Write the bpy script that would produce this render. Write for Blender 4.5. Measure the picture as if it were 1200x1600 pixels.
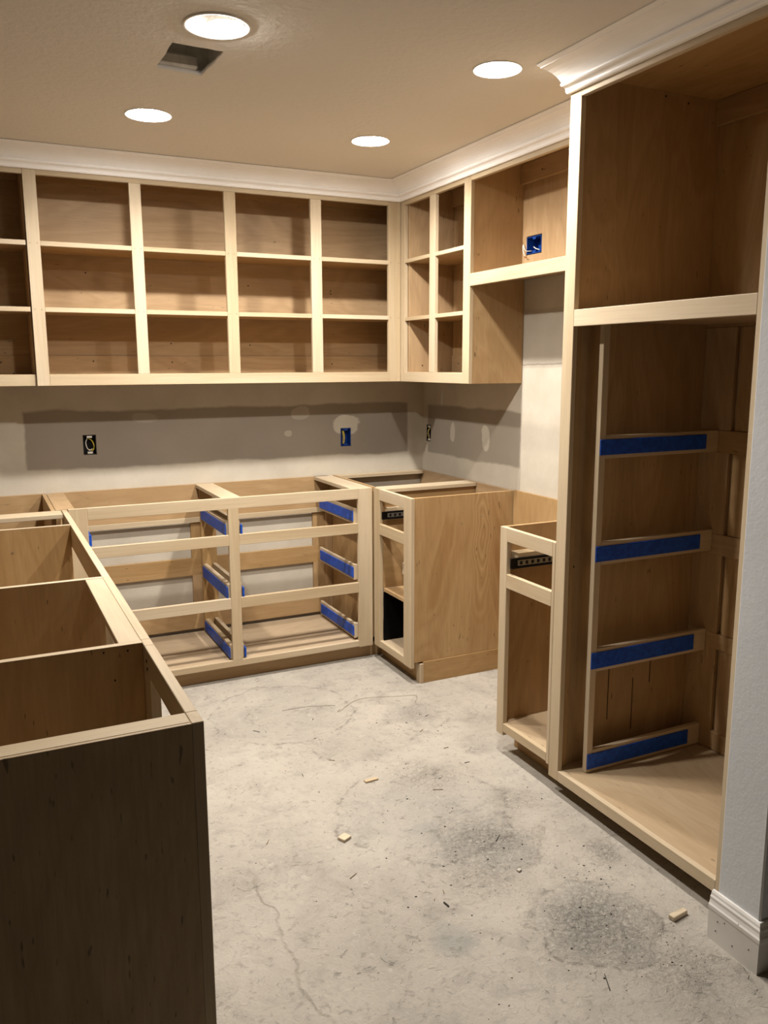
import bpy, bmesh, math, random
from mathutils import Vector, Matrix, noise
random.seed(7)
S = bpy.context.scene
for o in list(bpy.data.objects): bpy.data.objects.remove(o, do_unlink=True)
COL = S.collection

# ------------------------------------------------------------------ camera
cam_d = bpy.data.cameras.new('camera'); cam = bpy.data.objects.new('camera', cam_d); COL.objects.link(cam)
R_ = Vector((0.89970103, -0.4364964, -0.00299278)); U_ = Vector((0.07853541, 0.1551243, 0.98476832)); F_ = Vector((0.42938357, 0.88623211, -0.17384591))
m = Matrix.Identity(4)
for i in range(3):
    m[i][0] = R_[i]; m[i][1] = U_[i]; m[i][2] = -F_[i]
m.translation = Vector((-2.30377, -4.23711, 1.47429))
cam.matrix_world = m
cam_d.sensor_fit = 'VERTICAL'; cam_d.sensor_height = 36.0; cam_d.lens = 36.0*1302.97/1600.0
cam_d.clip_start = 0.02
S.camera = cam

# ------------------------------------------------------------------ world, exposure
W = bpy.data.worlds.new('world'); S.world = W; W.use_nodes = True
W.node_tree.nodes['Background'].inputs[0].default_value = (0.25, 0.3, 0.4, 1)
W.node_tree.nodes['Background'].inputs[1].default_value = 0.05
S.view_settings.view_transform = 'Standard'; S.view_settings.look = 'None'
S.view_settings.gamma = 1.0; S.view_settings.use_curve_mapping = False
S.view_settings.exposure = 0.14
LAMP = 560.0                     # emission of the bulbs' faces (all directions)
BEAM = 13.5                      # watts of each lamp's downward beam
LAMP_COL = (1.0, 0.935, 0.86)
SLOPE = 0.014                    # the old slab falls slightly toward the viewer
ZC = 2.37                        # ceiling height

# ------------------------------------------------------------------ materials
def lin(c):
    r = []
    for v in c:
        v /= 255.0
        r.append(v/12.92 if v <= 0.04045 else ((v+0.055)/1.055)**2.4)
    return (r[0], r[1], r[2], 1.0)
class NT:
    def __init__(s, name, rough=0.6, spec=0.3):
        s.m = bpy.data.materials.new(name); s.m.use_nodes = True; s.t = s.m.node_tree
        s.b = s.t.nodes['Principled BSDF']; s.b.inputs['Roughness'].default_value = rough
        s.b.inputs['Specular IOR Level'].default_value = spec
    def n(s, typ, ins=None, **kw):
        nd = s.t.nodes.new(typ)
        for k, v in kw.items(): setattr(nd, k, v)
        for k, v in (ins or {}).items(): s.put(nd.inputs[k], v)
        return nd
    def put(s, inp, v):
        if isinstance(v, bpy.types.NodeSocket): s.t.links.new(v, inp)
        elif isinstance(v, bpy.types.Node): s.t.links.new(v.outputs[0], inp)
        else: inp.default_value = v
    def math(s, op, a, b=0.0, c=None, clamp=False):
        nd = s.n('ShaderNodeMath', operation=op, use_clamp=clamp); s.put(nd.inputs[0], a); s.put(nd.inputs[1], b)
        if c is not None: s.put(nd.inputs[2], c)
        return nd.outputs[0]
    def vmath(s, op, a, b):
        nd = s.n('ShaderNodeVectorMath', operation=op); s.put(nd.inputs[0], a); s.put(nd.inputs[1], b); return nd.outputs[0]
    def noise(s, vec, scale, detail=3, rough=0.5, dist=0.0):
        nd = s.n('ShaderNodeTexNoise', {'Vector': vec, 'Scale': scale, 'Detail': detail, 'Roughness': rough, 'Distortion': dist}); return nd.outputs[0]
    def ramp(s, v, a, b, lo=0.0, hi=1.0):
        nd = s.n('ShaderNodeMapRange', {'Value': v, 'From Min': a, 'From Max': b, 'To Min': lo, 'To Max': hi}); return nd.outputs[0]
    def mix(s, f, a, b, mode='MIX'):
        nd = s.n('ShaderNodeMix', data_type='RGBA', blend_type=mode)
        s.put(nd.inputs[0], f); s.put(nd.inputs[6], a); s.put(nd.inputs[7], b); return nd.outputs[2]
    def bump(s, h, strength=0.3, dist=0.002):
        nd = s.n('ShaderNodeBump', {'Height': h, 'Strength': strength, 'Distance': dist}); s.put(s.b.inputs['Normal'], nd.outputs[0])
    def color(s, c): s.put(s.b.inputs['Base Color'], c)
    def sep(s, v):
        nd = s.n('ShaderNodeSeparateXYZ', {0: v}); return nd.outputs
MAT = {}
def wood(name, light, dark, axis, kind='solid', streak=0.5, fig=None, fleck=0.74):
    """axis = grain direction; kind 'solid' (straight narrow grain) or 'ply' (broad rotary-cut figure)."""
    t = NT(name, 0.55 if kind == 'solid' else 0.5, 0.25)
    tc = t.n('ShaderNodeTexCoord').outputs['Object']
    rnd = t.n('ShaderNodeObjectInfo').outputs['Random']
    off = t.math('MULTIPLY', rnd, 37.0)
    comb = t.n('ShaderNodeCombineXYZ', {0: off, 1: t.math('MULTIPLY', rnd, 19.0), 2: t.math('MULTIPLY', rnd, 53.0)}).outputs[0]
    v = t.vmath('ADD', tc, comb)
    def stretch(al, ac):
        sc = [ac, ac, ac]; sc['xyz'.index(axis)] = al
        return t.vmath('MULTIPLY', v, tuple(sc))
    if kind == 'solid':
        big = t.noise(stretch(0.9, 9.0), 1.0, 3, 0.55, 0.6)
        f = t.ramp(big, 0.3, 0.7)
        fine = t.noise(stretch(5.0, 190.0), 1.0, 3, 0.6)
        k = t.noise(stretch(3.5, 14.0), 1.0, 2, 0.5)
        knot = t.ramp(k, 0.72, 0.80)
    else:
        big = t.noise(stretch(0.9, 3.6), 1.0, 3, 0.5, 1.2)
        w = t.math('FRACT', t.math('MULTIPLY', big, 9.0))
        tri = t.math('ABSOLUTE', t.math('SUBTRACT', w, 0.5))          # contour lines of the stretched noise = rotary figure
        f = t.math('ADD', t.math('MULTIPLY', t.ramp(tri, 0.0, 0.5), 0.35), t.math('MULTIPLY', t.ramp(big, 0.3, 0.7), 0.65))
        fine = t.noise(stretch(9.0, 120.0), 1.0, 3, 0.6)
        k = t.noise(stretch(22.0, 105.0), 1.0, 1, 0.4)
        knot = t.ramp(k, fleck, fleck+0.05)
    if kind == 'ply' and fig:
        o3 = t.sep(t.vmath('ADD', tc, t.vmath('MULTIPLY', t.n('ShaderNodeTexNoise', {'Vector': tc, 'Scale': 5.0, 'Detail': 2.0}).outputs[1], (0.07, 0.0, 0.12))))
        dx = t.math('MULTIPLY', t.math('SUBTRACT', o3[0], fig[0]+0.035), 6.5); dz = t.math('SUBTRACT', o3[2], fig[1]+0.06)
        dd = t.math('SQRT', t.math('ADD', t.math('MULTIPLY', dx, dx), t.math('MULTIPLY', dz, dz)))
        lines = t.math('ABSOLUTE', t.math('SUBTRACT', t.math('FRACT', t.math('MULTIPLY', dd, 11.0)), 0.5))
        near = t.ramp(dd, 0.25, 0.5, 1, 0)
        f = t.math('ADD', t.math('MULTIPLY', t.math('MULTIPLY', t.ramp(lines, 0.5, 0.1), 0.6), near), t.math('MULTIPLY', f, t.math('SUBTRACT', 1.0, near)))
    c = t.mix(f, lin(light), lin(dark))
    c = t.mix(t.math('MULTIPLY', t.ramp(fine, 0.35, 0.75), 0.22*streak*2), c, lin([x*0.72 for x in dark]))
    c = t.mix(t.math('MULTIPLY', knot, 0.6 if kind == 'ply' else 0.45), c, lin([x*0.45 for x in dark]))
    # board-to-board difference
    hv = t.n('ShaderNodeHueSaturation', {'Color': c, 'Value': t.ramp(rnd, 0, 1, 0.72, 0.80), 'Saturation': t.ramp(rnd, 1, 0, 0.92, 1.08)}).outputs[0]
    t.color(hv)
    t.bump(fine, 0.12, 0.0006)
    MAT[name] = t.m
for a in 'xyz':
    wood('maple_'+a, (222, 204, 174), (202, 180, 146), a)
    wood('ply_'+a, (205, 172, 128), (177, 143, 99), a, 'ply')
for a in 'xy': wood('ply_dusty_'+a, (204, 182, 152), (186, 162, 130), a, 'ply', 0.4)
wood('ply_fleck', (212, 188, 154), (186, 160, 126), 'z', 'ply', 0.6, None, 0.69)
wood('ply_knotty', (206, 174, 126), (172, 132, 84), 'z', 'ply', 0.5, (0.10, 0.66))
def plain(name, c, rough=0.6, metal=0.0, spec=0.3):
    t = NT(name, rough, spec); t.color(lin(c)); t.b.inputs['Metallic'].default_value = metal; MAT[name] = t.m; return t
plain('dark_line', (60, 44, 28)); plain('screw_steel', (190, 185, 170), 0.35, 0.9); plain('screw_hole', (30, 20, 12))
plain('slide_black', (14, 14, 15), 0.35); plain('slide_zinc', (150, 155, 155), 0.35, 0.8)
plain('box_blue', (18, 62, 140), 0.4); plain('box_dark', (22, 20, 20), 0.6)
plain('wire_yellow', (220, 200, 70), 0.45); plain('wire_white', (225, 225, 215), 0.45); plain('copper', (190, 110, 60), 0.35, 0.9)
plain('void_black', (4, 4, 5), 0.7, 0, 0.1); plain('trim_white', (235, 232, 225), 0.4)
plain('splinter', (120, 95, 65)); plain('chip_dark', (48, 42, 38)); plain('mud_chip', (184, 178, 166)); plain('wire_grey', (140, 130, 112), 0.5)
t = NT('blue_tape', 0.45, 0.3)
tc = t.n('ShaderNodeTexCoord').outputs['Object']
t.color(t.mix(t.ramp(t.noise(tc, 60, 3), 0.35, 0.7), lin((12, 62, 160)), lin((22, 82, 190))))
t.bump(t.noise(tc, 90, 3), 0.4, 0.001); MAT['blue_tape'] = t.m
t = NT('crown_paint', 0.5); tc = t.n('ShaderNodeTexCoord').outputs['Object']
t.color(t.mix(t.math('MULTIPLY', t.ramp(t.noise(tc, 6, 4), 0.4, 0.75), 0.5), lin((246, 244, 242)), lin((234, 232, 229)))); MAT['crown_paint'] = t.m
t = NT('ceiling_paint', 0.85); tc = t.n('ShaderNodeTexCoord').outputs['Object']
h = t.math('ADD', t.ramp(t.noise(tc, 45, 3, 0.55), 0.42, 0.62), t.math('MULTIPLY', t.noise(tc, 130, 2), 0.25))
t.color(lin((222, 217, 209))); t.bump(h, 0.28, 0.0025); MAT['ceiling_paint'] = t.m
t = NT('wall_blue', 0.6); tc = t.n('ShaderNodeTexCoord').outputs['Object']
t.color(t.mix(t.ramp(t.noise(tc, 3, 4), 0.4, 0.7), lin((206, 210, 214)), lin((198, 202, 206)))); t.bump(t.noise(tc, 70, 4, 0.6), 0.35, 0.002); MAT['wall_blue'] = t.m
t = NT('wall_beige', 0.8); tc = t.n('ShaderNodeTexCoord').outputs['Object']; t.color(lin((172, 160, 144))); t.bump(t.noise(tc, 60, 3), 0.3, 0.002); MAT['wall_beige'] = t.m
t = NT('galvanized', 0.45); tc = t.n('ShaderNodeTexCoord').outputs['Object']
t.color(t.mix(t.n('ShaderNodeTexVoronoi', {'Vector': tc, 'Scale': 40.0}).outputs['Distance'], lin((228, 226, 220)), lin((196, 194, 188)))); MAT['galvanized'] = t.m
t = NT('base_paint', 0.5); tc = t.n('ShaderNodeTexCoord').outputs['Object']
t.color(t.mix(t.math('MULTIPLY', t.ramp(t.noise(tc, 9, 4), 0.45, 0.7), 0.6), lin((218, 216, 212)), lin((198, 196, 190)))); MAT['base_paint'] = t.m

def box_mask(t, a, b, a0, a1, b0, b1, soft):
    """1 inside the rectangle a0..a1 x b0..b1 with soft edges"""
    e = [t.ramp(a, a0-soft, a0+soft), t.ramp(a, a1-soft, a1+soft, 1, 0), t.ramp(b, b0-soft, b0+soft), t.ramp(b, b1-soft, b1+soft, 1, 0)]
    r = e[0]
    for x in e[1:]: r = t.math('MULTIPLY', r, x)
    return r
def drywall(name, axis, bands, patches, marks=()):
    """gray board paper showing between bands of lighter joint compound; coordinates are those of the room"""
    t = NT(name, 0.85, 0.2)
    pos = t.n('ShaderNodeNewGeometry').outputs['Position']
    wob = t.noise(pos, 9.0, 4, 0.6); wob2 = t.noise(pos, 2.2, 2)
    sx = t.sep(pos); a = sx[0] if axis == 'x' else sx[1]
    d = t.math('MULTIPLY', t.math('SUBTRACT', wob, 0.5), 0.022)
    d2 = t.math('ADD', d, t.math('MULTIPLY', t.math('SUBTRACT', wob2, 0.5), 0.045))
    a = t.math('ADD', a, d); b = t.math('ADD', sx[2], d2)
    mud = t.mix(t.ramp(t.noise(pos, 5, 4, 0.6), 0.3, 0.7), lin((222, 214, 198)), lin((206, 197, 180)))
    gray = t.mix(t.ramp(t.noise(pos, 3, 3), 0.3, 0.7), lin((172, 162, 148)), lin((162, 152, 138)))
    c = mud
    for (a0, a1, b0, b1, s, g) in bands:
        c = t.mix(t.math('MULTIPLY', box_mask(t, a, b, a0, a1, b0, b1, s), g), c, gray)
    for (a0, a1, b0, b1, s, g) in patches:      # daubs of compound, rounded and ragged
        u = t.math('MULTIPLY', t.math('SUBTRACT', a, (a0+a1)/2), 2/(a1-a0)); w = t.math('MULTIPLY', t.math('SUBTRACT', b, (b0+b1)/2), 2/(b1-b0))
        r = t.math('ADD', t.math('POWER', t.math('ABSOLUTE', u), 2.6), t.math('POWER', t.math('ABSOLUTE', w), 2.6))
        r = t.math('ADD', r, t.math('MULTIPLY', t.math('SUBTRACT', wob, 0.5), 2.2))
        c = t.mix(t.math('MULTIPLY', t.ramp(r, 0.85, 1.15, 1, 0), g), c, mud)
    for (a0, a1, b0, b1, s, g) in marks:      # thin pencil marks / joint lines
        c = t.mix(t.math('MULTIPLY', box_mask(t, a, b, a0, a1, b0, b1, s), g), c, lin((120, 112, 104)))
    t.color(t.mix(1.0, c, (0.76, 0.76, 0.76, 1), 'MULTIPLY')); t.bump(t.noise(pos, 30, 5, 0.65), 0.25, 0.003); MAT[name] = t.m
drywall('drywall_back', 'x', [(-2.115, -0.10, 0.985, 1.262, 0.006, 1.0)],
        [(-0.56, -0.40, 1.095, 1.20, 0.008, 0.9), (-0.84, -0.80, 1.10, 1.13, 0.008, 0.6), (-0.80, -0.70, 1.19, 1.25, 0.01, 0.45), (-1.62, -1.5, 1.20, 1.245, 0.01, 0.3)])
drywall('drywall_right', 'y', [(-0.965, -0.06, 0.985, 1.25, 0.006, 0.95), (-1.6, -0.972, 1.08, 1.20, 0.02, 0.25), (-1.6, -0.972, 1.46, 1.72, 0.004, 0.35)],
        [(-0.36, -0.31, 1.06, 1.16, 0.01, 0.7), (-0.70, -0.63, 1.04, 1.16, 0.012, 0.8)],
        [(-1.6, -0.965, 1.475, 1.479, 0.002, 0.8), (-1.4, -1.03, 1.70, 1.703, 0.002, 0.5), (-0.969, -0.966, 0.88, 1.86, 0.002, 0.5)])

# floor: concrete covered in the thin white remains of old tile mortar
t = NT('concrete_floor', 0.85, 0.2)
pos = t.n('ShaderNodeNewGeometry').outputs['Position']
n1 = t.noise(pos, 2.3, 5, 0.6); n2 = t.noise(pos, 9, 5, 0.65, 0.5); n3 = t.noise(pos, 42, 4, 0.65, 0.8); n4 = t.noise(pos, 130, 3, 0.6)
c = t.mix(t.ramp(n1, 0.35, 0.65), lin((196, 189, 177)), lin((179, 172, 161)))
c = t.mix(t.math('MULTIPLY', t.ramp(n2, 0.48, 0.72), 0.55), c, lin((150, 145, 136)))
warp = t.vmath('ADD', pos, t.vmath('MULTIPLY', t.n('ShaderNodeTexNoise', {'Vector': pos, 'Scale': 7.0, 'Detail': 4.0}).outputs[1], (0.13, 0.13, 0.0)))
sp = t.sep(warp)
def dist2(cx, cy, sx=1.0, sy=1.0):
    dx = t.math('MULTIPLY', t.math('SUBTRACT', sp[0], cx+0.065), sx); dy = t.math('MULTIPLY', t.math('SUBTRACT', sp[1], cy+0.065), sy)
    return t.math('SQRT', t.math('ADD', t.math('MULTIPLY', dx, dx), t.math('MULTIPLY', dy, dy)))
relief = t.math('ADD', t.math('MULTIPLY', n2, 0.5), t.math('ADD', t.math('MULTIPLY', n3, 0.35), t.math('MULTIPLY', n4, 0.12)))
# gray worn patches
for (cx, cy, r, s, g, col) in [(-1.037, -1.978, 0.24, 0.1, 0.55, (166, 164, 157)), (-0.885, -2.641, 0.14, 0.05, 0.5, (158, 157, 151)), (-1.276, -2.52, 0.06, 0.02, 0.75, (152, 153, 148)),
                               (-1.21, -0.951, 0.28, 0.06, 0.3, (176, 172, 162)), (-0.702, -1.216, 0.10, 0.05, 0.4, (168, 164, 156)), (-0.952, -2.238, 0.10, 0.06, 0.5, (150, 148, 142))]:
    d = dist2(cx, cy); mk = t.math('MULTIPLY', t.ramp(d, r-s, r+s, 1, 0), t.math('MULTIPLY', t.ramp(n2, 0.3, 0.6, 0.35, 1), g)); c = t.mix(mk, c, lin(col))
# trowel rings left by the old mortar
for (cx, cy, r, w, g) in [(-1.21, -0.97, 0.30, 0.010, 0.9), (-1.037, -1.928, 0.30, 0.014, 0.8), (-0.885, -2.641, 0.175, 0.012, 0.9), (-0.701, -1.265, 0.13, 0.010, 0.7), (-0.922, -2.158, 0.17, 0.02, 0.5)]:
    d = t.math('ABSOLUTE', t.math('SUBTRACT', dist2(cx, cy), r))
    mk = t.math('MULTIPLY', t.ramp(d, 0.0, w, 1, 0), t.math('MULTIPLY', t.ramp(n3, 0.42, 0.55), g))
    mk = t.math('MULTIPLY', mk, t.ramp(n2, 0.40, 0.52))
    c = t.mix(t.math('MULTIPLY', mk, 0.6), c, lin((104, 98, 90)))
    relief = t.math('SUBTRACT', relief, t.math('MULTIPLY', t.ramp(d, 0, w*2, 1, 0), 0.3))
# rough rubbly zones where the mortar was chipped off
rub = None
for (cx, cy, r, s, g) in [(-0.885, -2.641, 0.15, 0.08, 0.9), (-0.95, -2.15, 0.13, 0.1, 0.9), (-0.646, -2.378, 0.05, 0.04, 1.0), (-0.90, -1.72, 0.10, 0.08, 0.7), (-1.04, -2.32, 0.10, 0.08, 0.6), (-0.72, -2.0, 0.08, 0.06, 0.6), (-0.70, -1.22, 0.08, 0.06, 0.6), (-1.05, -1.0, 0.05, 0.05, 0.6), (-0.60, -0.62, 0.03, 0.03, 0.7), (-0.80, -2.88, 0.10, 0.08, 0.6)]:
    mk = t.math('MULTIPLY', t.ramp(dist2(cx, cy), r-s, r+s, 1, 0), g); rub = mk if rub is None else t.math('MAXIMUM', rub, mk)
grit = t.noise(pos, 75, 4, 0.75, 1.0)
c = t.mix(t.math('MULTIPLY', t.math('MULTIPLY', t.ramp(grit, 0.52, 0.64), rub), 0.52), c, lin((92, 88, 80)))
c = t.mix(t.math('MULTIPLY', t.ramp(grit, 0.42, 0.34), t.ramp(rub, 0, 1, 0.12, 0.8)), c, lin((214, 209, 199)))
c = t.mix(t.math('MULTIPLY', t.ramp(grit, 0.62, 0.70), 0.35), c, lin((120, 114, 104)))
relief = t.math('ADD', relief, t.math('MULTIPLY', t.math('MULTIPLY', grit, rub), 1.2))
# long hairline joint
d = t.math('ABSOLUTE', t.math('ADD', t.math('SUBTRACT', sp[0], 0.065), 1.685))
mk = t.math('MULTIPLY', t.ramp(d, 0.0, 0.009, 1, 0), t.math('MULTIPLY', t.ramp(sp[1], -1.9, -2.0), t.ramp(n2, 0.38, 0.52, 0.25, 0.9)))
c = t.mix(t.math('MULTIPLY', mk, 0.6), c, lin((146, 138, 124))); relief = t.math('SUBTRACT', relief, t.math('MULTIPLY', mk, 0.3))
# cracks and trowel scratches
vo = t.n('ShaderNodeTexVoronoi', {'Vector': t.vmath('ADD', pos, t.vmath('MULTIPLY', t.n('ShaderNodeTexNoise', {'Vector': pos, 'Scale': 5.0, 'Detail': 5.0}).outputs[1], (0.4, 0.4, 0.0))), 'Scale': 2.6}, feature='DISTANCE_TO_EDGE').outputs[0]
ck = t.math('MULTIPLY', t.ramp(vo, 0.0, 0.012, 1, 0), t.math('MULTIPLY', t.ramp(n2, 0.53, 0.62), 0.7))
ck = t.math('MULTIPLY', ck, t.ramp(n3, 0.45, 0.55)); c = t.mix(t.math('MULTIPLY', ck, 0.6), c, lin((112, 105, 95))); relief = t.math('SUBTRACT', relief, t.math('MULTIPLY', ck, 0.3))
scr = t.noise(t.vmath('MULTIPLY', warp, (16.0, 26.0, 1.0)), 1.0, 4, 0.7, 1.5)
sc = t.math('MULTIPLY', t.ramp(scr, 0.63, 0.72), t.ramp(n1, 0.40, 0.55))
c = t.mix(t.math('MULTIPLY', sc, 0.38), c, lin((128, 122, 112))); relief = t.math('SUBTRACT', relief, t.math('MULTIPLY', sc, 0.25))
c = t.mix(t.math('MULTIPLY', t.ramp(n3, 0.56, 0.70), 0.5), c, lin((128, 123, 114)))
c = t.mix(t.math('MULTIPLY', t.ramp(n3, 0.38, 0.30), 0.5), c, lin((205, 200, 190)))
t.color(t.mix(1.0, c, (0.72, 0.72, 0.72, 1), 'MULTIPLY')); t.bump(relief, 1.0, 0.010); MAT['concrete_floor'] = t.m

def emit(name, strength):
    mt = bpy.data.materials.new(name); mt.use_nodes = True; nt = mt.node_tree; nt.nodes.clear()
    e = nt.nodes.new('ShaderNodeEmission'); o = nt.nodes.new('ShaderNodeOutputMaterial')
    e.inputs[0].default_value = (*LAMP_COL, 1); e.inputs[1].default_value = strength; nt.links.new(e.outputs[0], o.inputs[0]); MAT[name] = mt
emit('lamp_glow', LAMP); emit('lamp_glow_shaded', LAMP*0.25); emit('lamp_glow_soft', LAMP*0.45)

# ------------------------------------------------------------------ builders
def thing(name, label, cat, loc, group=None):
    o = bpy.data.objects.new(name, None); COL.objects.link(o); o.location = loc; o.empty_display_size = 0.05
    o['label'] = label; o['category'] = cat
    if group: o['group'] = group
    return o
def origin(o):
    p = Vector((0, 0, 0))
    while o is not None: p += o.location; o = o.parent
    return p
def link(name, bm, mats, parent=None, loc=None, smooth=False):
    """bm is in room coordinates"""
    me = bpy.data.meshes.new(name); base = origin(parent) if parent else Vector(loc or (0, 0, 0))
    bmesh.ops.translate(bm, verts=bm.verts, vec=-base)
    bmesh.ops.recalc_face_normals(bm, faces=bm.faces); bm.to_mesh(me); bm.free()
    for q in (mats if isinstance(mats, (list, tuple)) else [mats]): me.materials.append(MAT[q])
    if smooth:
        for p in me.polygons: p.use_smooth = True
    o = bpy.data.objects.new(name, me); COL.objects.link(o)
    if parent: o.parent = parent
    else: o.location = base
    return o
def add_box(bm, x0, x1, y0, y1, z0, z1, bev=0.0):
    x0, x1 = min(x0, x1), max(x0, x1); y0, y1 = min(y0, y1), max(y0, y1); z0, z1 = min(z0, z1), max(z0, z1)
    b2 = bmesh.new(); bmesh.ops.create_cube(b2, size=1)
    for v in b2.verts:
        v.co = Vector(((x0+x1)/2+v.co.x*(x1-x0), (y0+y1)/2+v.co.y*(y1-y0), (z0+z1)/2+v.co.z*(z1-z0)))
    if bev: bmesh.ops.bevel(b2, geom=b2.edges[:], offset=bev, segments=1, affect='EDGES')
    tmp = bpy.data.meshes.new('t'); b2.to_mesh(tmp); b2.free(); bm.from_mesh(tmp); bpy.data.meshes.remove(tmp)
def part(name, parent, b, mat=None, bev=0.0012, label=None, fam='maple'):
    """one board; the grain follows its longest side unless a material is named"""
    bm = bmesh.new()
    for q in (b if isinstance(b, list) else [b]): add_box(bm, *q, bev)
    q = b[0] if isinstance(b, list) else b
    if mat is None:
        d = [abs(q[1]-q[0]), abs(q[3]-q[2]), abs(q[5]-q[4])]; mat = fam+'_'+'xyz'[d.index(max(d))]
    o = link(name, bm, mat, parent)
    if label: o['label'] = label
    return o
def ply(name, parent, b, ax='z', label=None): return part(name, parent, b, 'ply_'+ax, 0.0006, label)
def struct(o): o['kind'] = 'structure'; return o
def tube(bm, pts, r, seg=8):
    pts = [Vector(p) for p in pts]; rings = []
    for i, p in enumerate(pts):
        d = (pts[min(i+1, len(pts)-1)]-pts[max(i-1, 0)]).normalized()
        a = d.cross(Vector((0, 0, 1)));
        if a.length < 0.1: a = d.cross(Vector((1, 0, 0)))
        a.normalize(); b = d.cross(a)
        rings.append([bm.verts.new(p+r*(math.cos(2*math.pi*k/seg)*a+math.sin(2*math.pi*k/seg)*b)) for k in range(seg)])
    for i in range(len(rings)-1):
        for k in range(seg): bm.faces.new((rings[i][k], rings[i][(k+1) % seg], rings[i+1][(k+1) % seg], rings[i+1][k]))
    bm.faces.new(rings[0]); bm.faces.new(rings[-1][::-1])
def smooth_path(pts, n=6):
    pts = [Vector(p) for p in pts]; out = []
    for i in range(len(pts)-1):
        p0, p1, p2, p3 = pts[max(i-1, 0)], pts[i], pts[i+1], pts[min(i+2, len(pts)-1)]
        for k in range(n):
            u = k/n
            out.append(0.5*((2*p1)+(-p0+p2)*u+(2*p0-5*p1+4*p2-p3)*u*u+(-p0+3*p1-3*p2+p3)*u**3))
    return out+[pts[-1]]
def plate(name, outer, holes, thick, to_room, mat, parent=None, loc=None):
    """flat sheet with real cut-outs; outer/holes are lists of (a, b); to_room maps (a, b, depth) to the room"""
    cu = bpy.data.curves.new('t', 'CURVE'); cu.dimensions = '2D'; cu.fill_mode = 'BOTH'; cu.extrude = thick/2
    for loop in [outer]+holes:
        sp_ = cu.splines.new('POLY'); sp_.points.add(len(loop)-1); sp_.use_cyclic_u = True
        for i, (a, b) in enumerate(loop): sp_.points[i].co = (a, b, 0, 1)
    ob = bpy.data.objects.new('t', cu); COL.objects.link(ob); dg = bpy.context.evaluated_depsgraph_get(); dg.update()
    me = bpy.data.meshes.new_from_object(ob.evaluated_get(dg)); bm = bmesh.new(); bm.from_mesh(me)
    bpy.data.objects.remove(ob, do_unlink=True); bpy.data.curves.remove(cu); bpy.data.meshes.remove(me)
    for v in bm.verts: v.co = Vector(to_room(v.co.x, v.co.y, v.co.z+thick/2))
    bmesh.ops.remove_doubles(bm, verts=bm.verts, dist=1e-5)
    return link(name, bm, mat, parent, loc)
def rect(a0, a1, b0, b1): return [(a0, b0), (a1, b0), (a1, b1), (a0, b1)]
def circle(cx, cy, r, n=40): return [(cx+r*math.cos(2*math.pi*k/n), cy+r*math.sin(2*math.pi*k/n)) for k in range(n)]

# ------------------------------------------------------------------ room shell
XL, XK, XR, YB = -5.6, -2.75, 2.0, -8.0      # kitchen opens left and behind to an unseen room, enlarged to cut bounced light
struct(plate('floor', rect(XL-0.1, XR+0.1, YB-0.1, 0.1), [], 0.05, lambda a, b, d: (a, b, d-0.05+SLOPE*b), 'concrete_floor'))
LIGHTS = [(-1.645, -1.862, 0.090), (-1.660, -0.957, 0.083), (-0.778, -1.900, 0.076), (-0.780, -0.977, 0.078)]
HOLE = [(-1.727, -1.688), (-1.577, -1.683), (-1.587, -1.452), (-1.731, -1.466)]
ragged = []
for i in range(4):
    p, q = Vector(HOLE[i]), Vector(HOLE[(i+1) % 4])
    for k in range(7):
        w = p.lerp(q, k/7)+Vector((random.uniform(-1, 1), random.uniform(-1, 1)))*0.0022; ragged.append((w.x, w.y))
struct(plate('ceiling', rect(XL-0.1, XR+0.1, YB-0.1, 0.1), [circle(x, y, r*0.96) for x, y, r in LIGHTS]+[ragged], 0.013, lambda a, b, d: (a, b, ZC+d), 'ceiling_paint'))
OB = [(-1.858, -1.796, 1.050, 1.146), (-0.515, -0.451, 1.031, 1.132)]      # outlet cut-outs, back wall
OR = (-0.094, -0.040, 1.044, 1.138)                                         # outlet cut-out, right wall
OH = (-1.112, -1.000, 1.960, 2.037)                                         # two-gang box inside the hood cabinet
struct(plate('wall_back', rect(XL-0.1, 0.1, -0.02, ZC), [rect(*q) for q in OB], 0.10, lambda a, b, d: (a, d, b), 'drywall_back'))
struct(plate('wall_right', rect(-1.985, 0.0, -0.04, ZC), [rect(*OR), rect(*OH)], 0.055, lambda a, b, d: (d, a, b), 'drywall_right'))
struct(plate('wall_right_alcove', rect(-2.817, -1.986, -0.05, ZC), [], 0.04, lambda a, b, d: (0.068+d, a, b), 'wall_beige'))
bm = bmesh.new(); add_box(bm, -0.637, XR, -2.953, -2.820, -0.05, ZC, 0.004); struct(link('wall_end', bm, 'wall_blue'))
for nm, q in (('wall_left', (XK-0.1, XK, -0.72, 0, -0.02, ZC)), ('wall_far_left', (XL-0.1, XL, YB, 0, -0.12, ZC)), ('wall_rear', (XL-0.1, XR+0.1, YB-0.1, YB, -0.12, ZC)), ('wall_far_right', (XR, XR+0.1, YB, -2.953, -0.12, ZC))):
    bm = bmesh.new(); add_box(bm, *q); struct(link(nm, bm, 'wall_beige'))

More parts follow.
